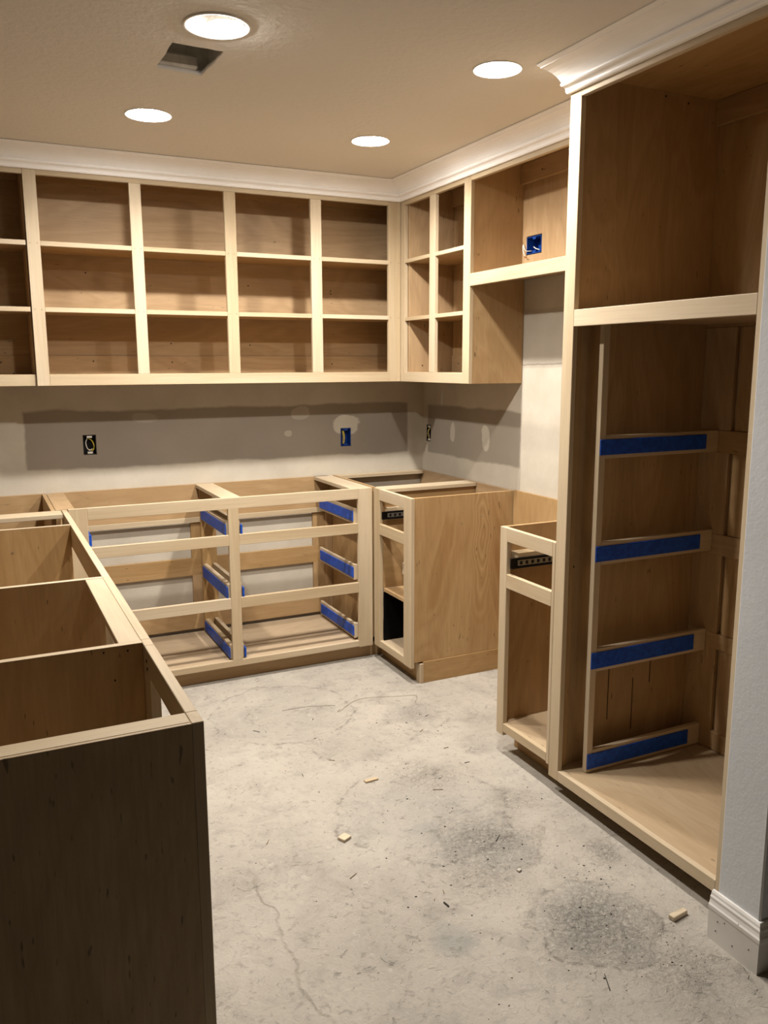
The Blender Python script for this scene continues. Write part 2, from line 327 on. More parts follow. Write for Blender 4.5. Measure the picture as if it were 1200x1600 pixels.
# ------------------------------------------------------------------ mouldings
def sweep(name, prof, path, mat='crown_paint'):
    """prof: (out, up); path: list of (point, out-vector) so mitres keep their section"""
    bm = bmesh.new(); rows = []
    for p, o in path: rows.append([bm.verts.new(Vector(p)+Vector(o)*a+Vector((0, 0, 1))*b) for a, b in prof])
    n = len(prof)
    for i in range(len(rows)-1):
        for k in range(n): bm.faces.new((rows[i][k], rows[i][(k+1) % n], rows[i+1][(k+1) % n], rows[i+1][k]))
    bm.faces.new(rows[0]); bm.faces.new(rows[-1][::-1])
    return struct(link(name, bm, mat))
CR = [(0.0, 0.0), (0.010, 0.0), (0.013, 0.005), (0.013, 0.012), (0.016, 0.018), (0.022, 0.022), (0.026, 0.022), (0.029, 0.026), (0.029, 0.031), (0.025, 0.035), (0.028, 0.039), (0.034, 0.047),
      (0.042, 0.056), (0.053, 0.064), (0.066, 0.070), (0.080, 0.074), (0.086, 0.0745), (0.087, 0.077), (0.094, 0.080), (0.0985, 0.0835), (0.0985, 0.0865), (0.0, 0.0865)]
FX = -0.294
sweep('trim_1', CR, [((XK+0.002, FX, 2.282), (0, -1, 0)), ((FX, FX, 2.282), (-1, -1, 0))])
sweep('trim_2', CR, [((FX-0.0015, FX-0.0015, 2.282), (-1, -1, 0)), ((FX, -1.991, 2.282), (-1, 0, 0))])
CT = [(a*1.32, b*0.80) for a, b in CR]
sweep('trim_3', CT, [((-0.568, -1.990, 2.300), (-1, 0, 0)), ((-0.568, -2.818, 2.300), (-1, 0, 0))])
BB = [(0.0, 0.002), (0.015, 0.002), (0.016, 0.085), (0.018, 0.092), (0.018, 0.101), (0.015, 0.106), (0.013, 0.114), (0.013, 0.122), (0.010, 0.127), (0.009, 0.133), (0.006, 0.1385), (0.0, 0.1385)]
sweep('baseboard_right', BB, [((-0.637, -2.808, -0.0415), (-1.0, 0, 0)), ((-0.637, -2.953, -0.0435), (-1.0, -1.0, 0))], 'base_paint')
sweep('baseboard_front', BB, [((-0.637, -2.953, -0.0435), (-1.0, -1.0, 0)), ((XR, -2.953, -0.0435), (0, -1.0, 0))], 'base_paint')

NB = bpy.data.objects['baseboard_right']
def screws(parent, pts, normal, r=0.003, mat='screw_hole', name='screw'):
    for p in pts:
        bm = bmesh.new(); p = Vector(p); nrm = Vector(normal); tube(bm, [p-nrm*0.002, p+nrm*0.0008], r, 8); link(name, bm, mat, parent)

screws(NB, [(-0.6535, y, z) for y, z in ((-2.84, 0.025), (-2.905, 0.060), (-2.835, -0.005), (-2.862, 0.035), (-2.89, -0.012), (-2.94, 0.012))], (-1, 0, 0), 0.0014, 'screw_hole', 'nail_hole')
# ------------------------------------------------------------------ wall cabinets on the back wall
Y0, Y1 = FX, -0.275
ZB0, ZB1, ZT0, ZT1 = 1.388, 1.437, 2.262, 2.305
t = thing('wall_cabinet', 'long open unfinished maple wall cabinet with four bays on the back wall', 'cabinet', (-1.17, -0.14, ZB0))
st = [(-2.060, -2.008), (-1.631, -1.580), (-1.207, -1.153), (-0.783, -0.727), (-0.363, -0.2945)]
for i, (a, b) in enumerate(st):
    z0, z1 = (ZB0, ZT1) if i in (0, 4) else (ZB1, ZT0)
    part('stile', t, (a, b, Y0, Y1, z0, z1))
part('top_rail', t, (-2.008, -0.363, Y0, Y1, ZT0, ZT1)); part('bottom_rail', t, (-2.008, -0.363, Y0, Y1, ZB0, ZB1))
for zt in (1.996, 1.722):
    for i in range(4):
        part('shelf_edge', t, (st[i][1], st[i+1][0], Y0+0.001, Y1, zt-0.020, zt))
    ply('shelf', t, (-2.041, -0.020, Y1, -0.020, zt-0.019, zt-0.001), 'x')
ply('back_panel', t, (-2.058, -0.003, -0.018, -0.004, ZB0+0.005, 2.362), 'x')
ply('side_panel', t, (-2.059, -2.042, Y1, -0.019, ZB0, 2.362)); ply('side_panel', t, (-0.019, -0.003, Y1+0.001, -0.019, ZB0, 2.362))
ply('bottom_panel', t, (-2.041, -0.020, Y1, -0.019, 1.419, ZB1), 'x'); ply('top_panel', t, (-2.041, -0.020, Y1, -0.019, 2.350, 2.366), 'x')
ply('top_cleat', t, (-2.041, -0.020, -0.037, -0.019, 2.284, 2.349), 'x'); ply('bottom_cleat', t, (-2.041, -0.020, -0.024, -0.019, ZB1, 1.520), 'x')
screws(t, [(-1.80, -0.0185, 1.90), (-1.79, -0.0245, 1.495), (-1.42, -0.0185, 1.58), (-1.42, -0.0245, 1.49), (-1.02, -0.0185, 1.87), (-1.02, -0.0185, 1.575), (-0.57, -0.0185, 1.86), (-0.57, -0.0185, 1.845), (-0.57, -0.0245, 1.48)], (0, -1, 0), 0.0035)
screws(t, [(x, Y0, z) for a, b in st for z in (1.986, 1.712) for x in (a+0.012, b-0.012)], (0, -1, 0), 0.0016)

t = thing('wall_cabinet', 'dark open wall cabinet at the left edge of the back wall, bottom rail set back', 'cabinet', (-2.36, -0.14, ZB0))
part('top_rail', t, (-2.66, -2.061, Y0, Y1, ZT0, ZT1)); part('bottom_rail', t, (-2.66, -2.061, Y0+0.014, Y1+0.014, ZB0, ZB1))
part('stile', t, (-2.71, -2.66, Y0, Y1, ZB0, ZT1))
for zt in (1.996, 1.722):
    part('shelf_edge', t, (-2.66, -2.065, Y0+0.001, Y1, zt-0.020, zt)); ply('shelf', t, (-2.70, -2.065, Y1, -0.020, zt-0.019, zt-0.001), 'x')
ply('back_panel', t, (-2.71, -2.061, -0.018, -0.004, ZB0+0.005, 2.362), 'x'); ply('side_panel', t, (-2.0645, -2.061, Y1+0.0145, -0.019, ZB0, 2.362))
ply('side_panel', t, (-2.718, -2.701, Y1, -0.019, ZB0, 2.362)); ply('bottom_panel', t, (-2.70, -2.065, Y1+0.015, -0.019, 1.419, ZB1), 'x')
ply('top_panel', t, (-2.70, -2.065, Y1, -0.019, 2.350, 2.366), 'x'); ply('top_cleat', t, (-2.70, -2.065, -0.037, -0.019, 2.284, 2.349), 'x')
ply('bottom_cleat', t, (-2.70, -2.065, -0.024, -0.019, ZB1, 1.520), 'x')
screws(t, [(-2.19, -0.0245, 1.49), (-2.14, -0.0245, 1.44)], (0, -1, 0), 0.0035)

# ------------------------------------------------------------------ wall cabinet on the right wall, with the hood bay
X0, X1 = FX, -0.275
t = thing('wall_cabinet', 'unfinished maple wall cabinet on the right wall with two narrow bays and a hood bay', 'cabinet', (-0.14, -1.1, ZB0))
sr = [(-0.294, -0.340), (-0.597, -0.652), (-0.911, -0.969)]
for a, b in sr: part('stile', t, (X0, X1, b, a, ZB0 if a != -0.597 else ZB1, ZT1 if a != -0.597 else ZT0))
part('stile', t, (X0, X1, -1.989, -1.940, 1.817, ZT1))
part('bottom_rail', t, (X0, X1, -0.911, -0.340, ZB0, ZB1))
for a, b in ((-0.340, -0.911), (-0.969, -1.940)): part('top_rail', t, (X0, X1, b, a, ZT0, ZT1))
part('hood_rail', t, (X0, X1, -1.940, -0.969, 1.817, 1.871))
for zt in (1.999, 1.713):
    for i in range(2): part('shelf_edge', t, (X0+0.001, X1, sr[i+1][0], sr[i][1], zt-0.018, zt))
    ply('shelf', t, (X1, -0.020, -0.950, -0.359, zt-0.018, zt-0.001), 'y')
ply('side_panel', t, (X1, -0.002, -0.968, -0.951, ZB0, 2.362), 'z'); ply('side_panel', t, (X1, -0.002, -0.358, -0.342, ZB0, 2.362), 'z')
ply('side_panel', t, (X1, -0.002, -1.989, -1.972, 1.817, 2.362), 'z')
ply('back_panel', t, (-0.018, -0.004, -0.950, -0.359, ZB0+0.005, 2.349), 'z')
plate('back_panel', rect(-1.971, -0.969, 1.854, 2.349), [rect(OH[0]-0.003, OH[1]+0.003, OH[2]-0.002, OH[3]+0.003)], 0.014, lambda a, b, d: (-0.018+d, a, b), 'ply_z', t)
ply('bottom_panel', t, (X1, -0.019, -0.950, -0.359, 1.419, ZB1), 'y'); ply('bottom_panel', t, (X1, -0.019, -1.971, -0.969, 1.853, 1.870), 'y')
ply('top_panel', t, (X1, -0.002, -1.971, -0.359, 2.350, 2.366), 'y')
ply('top_cleat', t, (-0.037, -0.019, -1.971, -0.969, 2.266, 2.349), 'y'); ply('top_cleat', t, (-0.037, -0.019, -0.950, -0.359, 2.266, 2.349), 'y')
ply('bottom_cleat', t, (-0.024, -0.019, -0.950, -0.359, ZB1, 1.520), 'y')
screws(t, [(-0.0185, -0.44, 1.90), (-0.0245, -0.43, 1.48), (-0.0375, -1.13, 2.30), (-0.0375, -0.50, 2.32)], (-1, 0, 0), 0.0035)
screws(t, [(-0.20, -0.3585, 1.47)], (0, -1, 0), 0.0035)

# ------------------------------------------------------------------ base cabinets, back run
H = 0.876
BY0, BY1 = -0.535, -0.516
def taped_rail(parent, box_, tape, name='slide_rail'):
    r = part(name, parent, box_); bm = bmesh.new(); add_box(bm, *tape, 0.0015)
    # crumpled overhanging tape end
    x0, x1, y0, y1, z0, z1 = tape
    o = link('tape', bm, 'blue_tape', r); o['label'] = 'blue painter tape'
    return r
t = thing('base_cabinet', 'topless maple base cabinet with two drawer banks of taped rails, back wall run', 'cabinet', (-1.30, -0.27, 0))
part('stile', t, (-1.992, -1.916, BY0, BY1, 0.066, H), label='darker left stile')
part('stile', t, (-1.305, -1.256, BY0, BY1, 0.096, 0.826)); part('stile', t, (-0.651, -0.5755, BY0, BY1, 0.062, H))
part('top_rail', t, (-1.916, -0.651, BY0, BY1, 0.824, H)); part('bottom_rail', t, (-1.916, -0.651, BY0, BY1, 0.066, 0.096))
for a, b in ((-1.916, -1.305), (-1.256, -0.651)):
    part('drawer_rail', t, (a, b, BY0, BY1, 0.652, 0.702)); part('drawer_rail', t, (a, b, BY0, BY1, 0.349, 0.400))
ply('toe_kick', t, (-1.99, -0.51, -0.489, -0.473, 0.002, 0.066), 'x')
ply('bottom_panel', t, (-2.02, -0.594, BY1, -0.020, 0.078, 0.0955), 'dusty_x')
# back frame: plywood rails and stiles, the wall shows between them
for nm, q in (('back_rail', (-2.02, -0.594, -0.018, -0.002, 0.706, H)), ('back_rail', (-2.02, -0.594, -0.018, -0.002, 0.400, 0.492)), ('back_rail', (-2.02, -0.594, -0.018, -0.002, 0.112, 0.195))): ply(nm, t, q, 'x')
part('back_edge_strip', t, (-2.02, -0.594, -0.030, -0.019, 0.680, 0.706))
for a, b in ((-2.02, -1.87), (-1.364, -1.232), (-0.694, -0.594)):
    for z0, z1 in ((0.195, 0.400), (0.492, 0.706)): ply('back_stile', t, (a, b, -0.018, -0.002, z0, z1), 'z')
part('stretcher', t, (-2.040, -1.964, BY1, -0.019, 0.858, H), 'ply_y'); part('stretcher', t, (-1.330, -1.240, BY1, -0.019, 0.858, H), 'maple_y'); part('stretcher', t, (-0.683, -0.5755, BY1, -0.002, 0.858, H), 'maple_y')
ply('side_panel', t, (-0.593, -0.5755, BY1, -0.002, 0.066, 0.857)); ply('side_panel', t, (-2.040, -2.022, BY1, -0.002, 0.066, 0.857))
part('support_post', t, (-1.318, -1.240, -0.050, -0.032, 0.0975, 0.857), 'ply_z'); part('support_post', t, (-0.628, -0.594, -0.052, -0.020, 0.0975, 0.678), 'ply_z')
for z0, z1 in ((0.700, 0.752), (0.395, 0.452), (0.106, 0.157)):
    taped_rail(t, (-1.314, -1.294, BY1, -0.051, z0-0.006, z1+0.012), (-1.3185, -1.3145, BY1-0.010, -0.051, z0, z1))
    taped_rail(t, (-1.266, -1.246, BY1, -0.051, z0-0.006, z1+0.012), (-1.2455, -1.2375, BY1-0.012, -0.051, z0-0.004, z1-0.006))
for z0, z1 in ((0.712, 0.762), (0.424, 0.477), (0.120, 0.172)):
    part('rail_block', t, (-0.655, -0.5945, BY1+0.03, BY1+0.002, z0-0.010, z1+0.010))
    taped_rail(t, (-0.670, -0.6555, BY1, -0.053, z0-0.012, z1+0.014), (-0.6755, -0.6705, BY1-0.002, -0.070, z0, z1))
for z0, z1 in ((0.706, 0.757), (0.398, 0.450), (0.106, 0.157)):
    taped_rail(t, (-1.936, -1.918, BY1, -0.019, z0-0.006, z1+0.010), (-1.9175, -1.903, BY1-0.004, -0.040, z0, z1))

# ------------------------------------------------------------------ blind corner bin behind the peninsula
t = thing('corner_base_cabinet', 'topless blind corner base bin between peninsula and back wall at far left', 'cabinet', (-2.36, -0.32, 0))
ply('back_panel', t, (-2.70, -2.042, -0.018, -0.002, 0.10, H), 'x'); ply('side_panel', t, (-2.059, -2.042, -0.535, -0.019, 0.066, H), 'z', 'shadowed side panel')
part('stretcher', t, (-2.70, -2.022, -0.640, -0.536, 0.858, H), 'maple_x'); ply('side_panel', t, (-2.70, -2.683, -0.535, -0.019, 0.002, H))
ply('bottom_panel', t, (-2.682, -2.060, -0.63, -0.019, 0.078, 0.096), 'x')

# ------------------------------------------------------------------ base cabinet, right wall (blind corner) with its end panel
t = thing('base_cabinet', 'topless maple base cabinet with knotted plywood end panel beside the range gap', 'cabinet', (-0.28, -0.47, 0))
CX0, CX1 = -0.567, -0.548
part('stile', t, (CX0, CX1, -0.600, -0.536, 0.066, H)); part('stile', t, (CX0, CX1, -0.935, -0.860, 0.066, H))
part('top_rail', t, (CX0, CX1, -0.860, -0.600, 0.821, H)); part('drawer_rail', t, (CX0, CX1, -0.860, -0.600, 0.650, 0.703)); part('bottom_rail', t, (CX0, CX1, -0.860, -0.600, 0.068, 0.104))
ply('end_panel', t, (CX1, -0.002, -0.934, -0.917, 0.092, H), 'knotty', 'plywood end panel with a long knotty figure')
ply('toe_end_panel', t, (-0.500, -0.002, -0.938, -0.921, 0.002, 0.091), 'x'); part('toe_corner_post', t, (-0.519, -0.5005, -0.940, -0.900, 0.002, 0.083))
ply('toe_kick', t, (-0.509, -0.493, -0.899, -0.472, 0.002, 0.066), 'y')
ply('side_panel', t, (CX0+0.001, CX1, -0.515, -0.002, 0.10, H), 'z')
part('flat_rail', t, (CX1, -0.020, -0.048, -0.002, 0.858, H), 'maple_x'); part('stretcher', t, (CX1, -0.020, -0.617, -0.515, 0.858, H), 'maple_x')
ply('back_panel', t, (-0.018, -0.002, -0.916, -0.002, 0.10, H), 'y'); ply('bottom_panel', t, (CX1, -0.019, -0.916, -0.05, 0.084, 0.102), 'dusty_y', 'gray dusty bottom panel')
ply('shelf', t, (CX1+0.004, -0.019, -0.916, -0.60, 0.358, 0.375), 'x')
part('cleat', t, (-0.45, -0.019, -0.640, -0.618, 0.44, 0.50)); part('cleat', t, (-0.45, -0.019, -0.70, -0.68, 0.40, 0.425)); ply('divider', t, (CX1+0.001, -0.019, -0.600, -0.583, 0.376, 0.857), 'x')
part('dark_void_sheet', t, (CX1+0.001, -0.03, -0.606, -0.601, 0.104, 0.356), 'void_black', label='black sheet standing in for the dark void under the shelf'); part('dark_void_sheet', t, (-0.034, -0.030, -0.60, -0.916, 0.104, 0.356), 'void_black')  # black sheets stand in for the unlit opening under the shelf
screws(t, [(-0.30, -0.9345, 0.742), (-0.19, -0.9345, 0.768)], (0, -1, 0), 0.0045, 'screw_steel')
screws(t, [(-0.018, -0.30, 0.82), (-0.018, -0.62, 0.80), (-0.018, -0.66, 0.80)], (-1, 0, 0), 0.004)
def drawer_slide(parent, x0, x1, y, z0, z1, d=1):
    s = part('drawer_slide', parent, (x0, x1, y, y+0.004*d, z0, z1), 'slide_black', 0.0006, 'black metal drawer slide')
    bm = bmesh.new(); add_box(bm, x0+0.03, x1, y-0.003*d, y, z0+0.009, z1-0.009, 0.0004); link('ball_retainer', bm, 'slide_zinc', s)
    bm = bmesh.new(); x = x0+0.04
    while x < x1-0.01:
        add_box(bm, x, x+0.010, y-0.0042*d, y-0.0030*d, z0+0.0135, z1-0.0135); x += 0.026
    o = link('slot', bm, 'slide_black', s)
    for zz in ((z0, z0+0.004), (z1-0.004, z1)):
        bm = bmesh.new(); add_box(bm, x0, x1, y-0.006*d, y, *zz); link('slide_lip', bm, 'slide_black', s)
drawer_slide(t, -0.564, -0.12, -0.622, 0.728, 0.767)
part('slide_cleat', t, (-0.535, -0.10, -0.6175, -0.601, 0.72, 0.784)); part('slide_cleat', t, (-0.545, -0.10, -0.9165, -0.885, 0.715, 0.770))

# plywood sheet on the wall in the range gap
bm = bmesh.new(); add_box(bm, -0.014, -0.001, -1.655, -0.942, 0.002, 0.880, 0.0006)
o = link('plywood_panel', bm, 'ply_z', None, (-0.007, -1.30, 0)); o['label'] = 'thin plywood panel covering the lower right wall in the range gap'; o['category'] = 'panel'

# ------------------------------------------------------------------ narrow base cabinet next to the tall one
t = thing('base_cabinet', 'narrow topless maple base cabinet with black drawer slide beside the tall cabinet', 'cabinet', (-0.28, -1.82, 0))
SX0, SX1 = -0.568, -0.549
part('stile', t, (SX0, SX1, -1.704, -1.659, 0.056, H)); part('stile', t, (SX0, SX1, -1.9935, -1.978, 0.066, H))
part('top_rail', t, (SX0, SX1, -1.978, -1.704, 0.824, H)); part('drawer_rail', t, (SX0, SX1, -1.978, -1.704, 0.647, 0.700)); part('bottom_rail', t, (SX0, SX1, -1.978, -1.704, 0.072, 0.106))
ply('side_panel', t, (SX1, -0.016, -1.677, -1.660, 0.08, H), 'z'); ply('side_panel', t, (SX1, -0.016, -1.9925, -1.979, 0.08, H), 'z')
ply('bottom_panel', t, (SX1, -0.019, -1.978, -1.678, 0.086, 0.104), 'dusty_y'); ply('back_panel', t, (-0.015, -0.003, -1.978, -1.661, 0.08, H), 'z')
ply('toe_kick', t, (-0.485, -0.469, -1.99, -1.665, 0.002, 0.071), 'y', 'dark shadowed toe kick')
part('slide_cleat', t, (-0.53, -0.10, -1.7235, -1.6775, 0.72, 0.782)); drawer_slide(t, -0.566, -0.12, -1.728, 0.725, 0.765)
drawer_slide(t, -0.545, -0.12, -1.973, 0.712, 0.752, -1)

# ------------------------------------------------------------------ tall cabinet
t = thing('tall_cabinet', 'tall unfinished maple oven cabinet with four blue-taped pull-out rails at right', 'cabinet', (-0.25, -2.43, 0))
TX0, TX1, BX = -0.568, -0.549, 0.045
part('stile', t, (TX0, TX1, -2.047, -1.9945, 0.028, 2.318)); part('stile', t, (TX0, TX1, -2.816, -2.750, 0.028, 2.318))
part('top_rail', t, (TX0, TX1, -2.750, -2.047, 2.282, 2.318)); part('middle_rail', t, (TX0, TX1, -2.750, -2.047, 1.593, 1.645)); part('bottom_rail', t, (TX0, TX1, -2.750, -2.047, 0.028, 0.066))
ply('side_panel', t, (TX1, BX+0.0175, -2.0155, -1.998, 0.028, 2.362), 'z'); ply('side_panel', t, (TX1, BX, -2.816, -2.799, 0.028, 2.362), 'z')
ply('bottom_panel', t, (TX1, BX+0.02, -2.798, -2.016, 0.047, 0.0655), 'dusty_y'); ply('middle_panel', t, (TX1, BX, -2.798, -2.016, 1.610, 1.628), 'y'); ply('top_panel', t, (TX1, BX, -2.798, -2.016, 2.350, 2.366), 'y')
ply('back_panel', t, (BX, BX+0.014, -2.816, -2.016, 1.60, 2.362), 'z'); part('top_cleat', t, (BX-0.020, BX-0.001, -2.798, -2.016, 2.268, 2.349), 'ply_y')
# back frame below: stile, rails, and a skin behind
ply('back_skin', t, (BX+0.018, BX+0.022, -2.816, -1.998, 0.066, 1.599), 'z')
for z0, z1 in ((1.166, 1.244), (0.800, 0.874), (0.452, 0.510), (0.068, 0.138)): part('back_rail', t, (BX-0.001, BX+0.016, -2.798, -2.016, z0, z1), 'ply_y')
for z0, z1 in ((0.138, 0.452), (0.510, 0.800), (0.874, 1.166), (1.244, 1.599)):
    part('back_stile', t, (BX, BX+0.016, -2.150, -2.016, z0, z1), 'ply_z'); part('back_board', t, (BX+0.004, BX+0.016, -2.795, -2.166, z0, z1), 'ply_z')
part('support_post', t, (-0.490, -0.464, -2.104, -2.084, 0.067, 1.608), 'maple_z'); part('filler_strip', t, (-0.535, -0.517, -2.029, -2.0155, 0.067, 1.608), 'ply_z')
for z0, z1 in ((1.181, 1.232), (0.823, 0.876), (0.447, 0.505), (0.080, 0.136)):
    taped_rail(t, (-0.4635, BX-0.002, -2.104, -2.086, z0-0.012, z1+0.012), (-0.489, -0.018, -2.1085, -2.1045, z0, z1), 'slide_rail')
ply('toe_kick', t, (-0.490, -0.474, -2.814, -2.02, 0.002, 0.046), 'y', 'dark recessed toe kick')
screws(t, [(-0.20, -2.0155, 2.335), (-0.10, -2.0155, 2.325), (-0.505, -2.0155, 0.79)], (0, -1, 0), 0.0035)
bm = bmesh.new()
for (x, z0, z1) in ((-0.33, 0.20, 0.42), (-0.215, 0.14, 0.34), (-0.135, 0.31, 0.45)): add_box(bm, x, x+0.0025, -2.0170, -2.0156, z0, z1)
o = link('veneer_crack', bm, 'screw_hole', t); o['kind'] = 'stuff'

# ------------------------------------------------------------------ peninsula
t = thing('peninsula_cabinet', 'long topless plywood peninsula cabinet with thin dividers, running toward the viewer at left', 'cabinet', (-2.32, -1.78, 0))
PX0, PX1, PXL = -1.997, -2.018, -2.68
ps = [(-2.896, -2.846), (-2.453, -2.408), (-1.789, -1.728), (-0.600, -0.536)]
for i, (a, b) in enumerate(ps): part('stile', t, (PX1, PX0, a, b, 0.066, H), label='grayer end post' if i == 0 else None)
for (a, b, z) in ((-2.846, -2.453, 0.818), (-2.408, -1.789, 0.818), (-1.728, -0.600, 0.790)):
    part('top_rail', t, (PX1, PX0, a, b, z, H)); part('bottom_rail', t, (PX1, PX0, a, b, 0.066, 0.10))
part('inner_stile', t, (PX1, PX0, -2.505, -2.4535, 0.101, 0.8175), 'maple_z')
for y in (-2.431, -1.800, -0.906):
    ply('divider', t, (PXL, PX1-0.0005, y, y+0.018, 0.066, H-0.001), 'z'); part('edge_band', t, (PXL, PX1-0.0005, y, y+0.018, H-0.001, H+0.0005), 'maple_x', 0)
ply('end_panel', t, (PXL, PX1-0.0005, -2.898, -2.890, 0.002, H), 'fleck', 'shadowed end panel with dark mineral flecks')
part('end_cleat', t, (PXL, PX1-0.0005, -2.889, -2.846, 0.80, H), 'maple_x')
part('stretcher', t, (-2.066, PX1-0.0005, -2.412, -1.801, 0.858, H), 'maple_y')
ply('back_panel', t, (PXL-0.017, PXL-0.001, -2.898, -0.645, 0.002, H), 'y')
ply('bottom_panel', t, (PXL, PX1-0.0005, -2.889, -2.432, 0.078, 0.096), 'y'); ply('bottom_panel', t, (PXL, PX1-0.0005, -2.412, -1.801, 0.078, 0.096), 'y'); ply('bottom_panel', t, (PXL, PX1-0.0005, -1.781, -0.907, 0.078, 0.096), 'y')
ply('toe_kick', t, (-2.07, -2.054, -2.889, -0.66, 0.002, 0.066), 'y')
screws(t, [(PX1-0.0005, -2.475, 0.848), (PX1-0.0005, -2.480, 0.832)], (-1, 0, 0), 0.004)
screws(t, [(-2.05, -2.4315, 0.863), (-2.10, -2.4315, 0.866), (-2.08, -2.4315, 0.80)], (0, -1, 0), 0.0022)
screws(t, [(-2.226, -0.9065, 0.79)], (0, -1, 0), 0.0045, 'screw_steel')

# everything that stands on the sloping slab reaches down to it
for o in list(bpy.data.objects):
    if o.type == 'MESH' and o.name.split('.')[0] in ('toe_kick', 'toe_end_panel', 'toe_corner_post', 'toe_block', 'end_panel', 'back_panel', 'side_panel', 'plywood_panel'):
        base = origin(o)
        for v in o.data.vertices:
            if v.co.z+base.z < 0.012: v.co.z = SLOPE*(v.co.y+base.y)+0.001-base.z
# ------------------------------------------------------------------ ceiling lamps
def lathe(bm, prof, cx, cy, seg=48, close=False):
    rings = [[bm.verts.new((cx+r*math.cos(2*math.pi*k/seg), cy+r*math.sin(2*math.pi*k/seg), z)) for k in range(seg)] for r, z in prof]
    for i in range(len(rings)-1):
        for k in range(seg): bm.faces.new((rings[i][k], rings[i][(k+1) % seg], rings[i+1][(k+1) % seg], rings[i+1][k]))
    if close: bm.faces.new(rings[-1])
def beam(x, y, z, size, parent, k=1.0):
    l = bpy.data.lights.new('beam', 'AREA'); l.shape = 'DISK'; l.size = size; l.spread = math.radians(150); l.energy = BEAM*k; l.color = LAMP_COL
    o = bpy.data.objects.new('beam', l); COL.objects.link(o); o.parent = parent; o.location = Vector((x, y, z))-origin(parent)
where = ['recessed ceiling light with tilted bulb in an open white cone, beside the ceiling hole', 'glowing recessed ceiling light above the left part of the wall cabinets',
         'glowing recessed ceiling light nearest the tall cabinet crown', 'glowing recessed ceiling light nearest the far cabinet corner']
for i, (x, y, r) in enumerate(LIGHTS):
    t = thing('ceiling_light', where[i], 'light', (x, y, ZC), 'recessed ceiling lights')
    bm = bmesh.new()
    if i == 0:
        lathe(bm, [(r, ZC-0.0005), (r, ZC-0.004), (r-0.004, ZC-0.005), (r-0.012, ZC-0.003), (r-0.016, ZC+0.012), (r-0.022, ZC+0.045)], x, y, close=True); link('trim_ring', bm, 'trim_white', t, smooth=True)
        bm = bmesh.new(); bx, by = x+0.024, y+0.004
        lathe(bm, [(0.020, ZC+0.044), (0.034, ZC+0.030), (0.047, ZC+0.015), (0.051, ZC+0.003), (0.051, ZC+0.0012)], bx, by); link('bulb_shell', bm, 'trim_white', t, smooth=True)
        bm = bmesh.new(); lathe(bm, [(0.0505, ZC+0.0012), (0.049, ZC-0.004), (0.042, ZC-0.010), (0.028, ZC-0.014), (0.010, ZC-0.016)], bx, by, 32, True)
        link('bulb_face', bm, 'lamp_glow_shaded', t, smooth=True); beam(bx, by, ZC-0.0165, 0.07, t, 1.3)
    else:
        lathe(bm, [(r+0.002, ZC-0.0005), (r+0.002, ZC-0.002), (r-0.002, ZC-0.003), (r-0.005, ZC-0.001), (r-0.012, ZC+0.008), (0.046, ZC+0.018)], x, y, close=True); link('trim_ring', bm, 'trim_white', t, smooth=True)
        bm = bmesh.new(); q = 0.044
        lathe(bm, [(q, ZC+0.017), (q*0.97, ZC+0.006), (q*0.78, ZC-0.001), (q*0.4, ZC-0.005), (q*0.1, ZC-0.006)], x, y, 32, True)
        link('bulb_face', bm, 'lamp_glow_soft' if i == 2 else 'lamp_glow', t, smooth=True); beam(x, y, ZC-0.0075, 0.07, t)

# metal boot above the open hole in the ceiling
t = thing('vent_boot', 'open square duct boot seen through the rough ceiling cutout', 'vent', (-1.65, -1.57, ZC+0.014))
x0, x1, y0, y1 = -1.755, -1.560, -1.715, -1.440
for q in ((x0, x0+0.002, y0, y1, ZC+0.0135, 2.60), (x1-0.002, x1, y0, y1, ZC+0.0135, 2.60), (x0, x1, y0, y0+0.002, ZC+0.0135, 2.60), (x0, x1, y1-0.002, y1, ZC+0.0135, 2.60), (x0, x1, y0, y1, 2.60, 2.602)):
    part('boot_side', t, q, 'galvanized', 0)
part('framing_block', t, (-1.752, -1.600, -1.474, -1.443, ZC+0.0135, 2.42), 'galvanized', 0.006, 'pale wrapped edge')

# ------------------------------------------------------------------ electrical boxes
def outlet(name, label, a0, a1, z0, z1, frame, depth, mat, colors, loops):
    """frame(a, z, d): a along the wall, d into the wall"""
    c = Vector(frame((a0+a1)/2, (z0+z1)/2, 0.0)); t = thing(name, label, 'electrical box', c)
    w = 0.003; g = 0.002
    def fb(bm, A0, A1, Z0, Z1, D0, D1):
        p, q = Vector(frame(A0, Z0, D0)), Vector(frame(A1, Z1, D1)); add_box(bm, p.x, q.x, p.y, q.y, p.z, q.z, 0.0005)
    bm = bmesh.new(); a0 += g; a1 -= g; z0 += g; z1 -= g
    for q in ((a0, a0+w, z0, z1), (a1-w, a1, z0, z1), (a0, a1, z0, z0+w), (a0, a1, z1-w, z1)): fb(bm, *q, 0.002, depth)
    fb(bm, a0, a1, z0, z1, depth-0.002, depth); link('box_body', bm, mat, t)
    m_ = (a0+a1)/2
    for zz in ((z1-w-0.010, z1-w), (z0+w, z0+w+0.010)):
        bm = bmesh.new(); fb(bm, m_-0.012, m_+0.012, *zz, 0.003, 0.007)
        link('screw_ear', bm, 'wire_white' if mat != 'box_blue' else 'box_blue', t)
    for k, (col, pts) in enumerate(loops):
        bm = bmesh.new(); tube(bm, smooth_path([frame(m_+a, (z0+z1)/2+z, d) for a, z, d in pts]), 0.0021, 8)
        link('wire', bm, col, t, smooth=True)
    return t
fbk = lambda a, z, d: (a, d, z); frt = lambda a, z, d: (d, a, z)
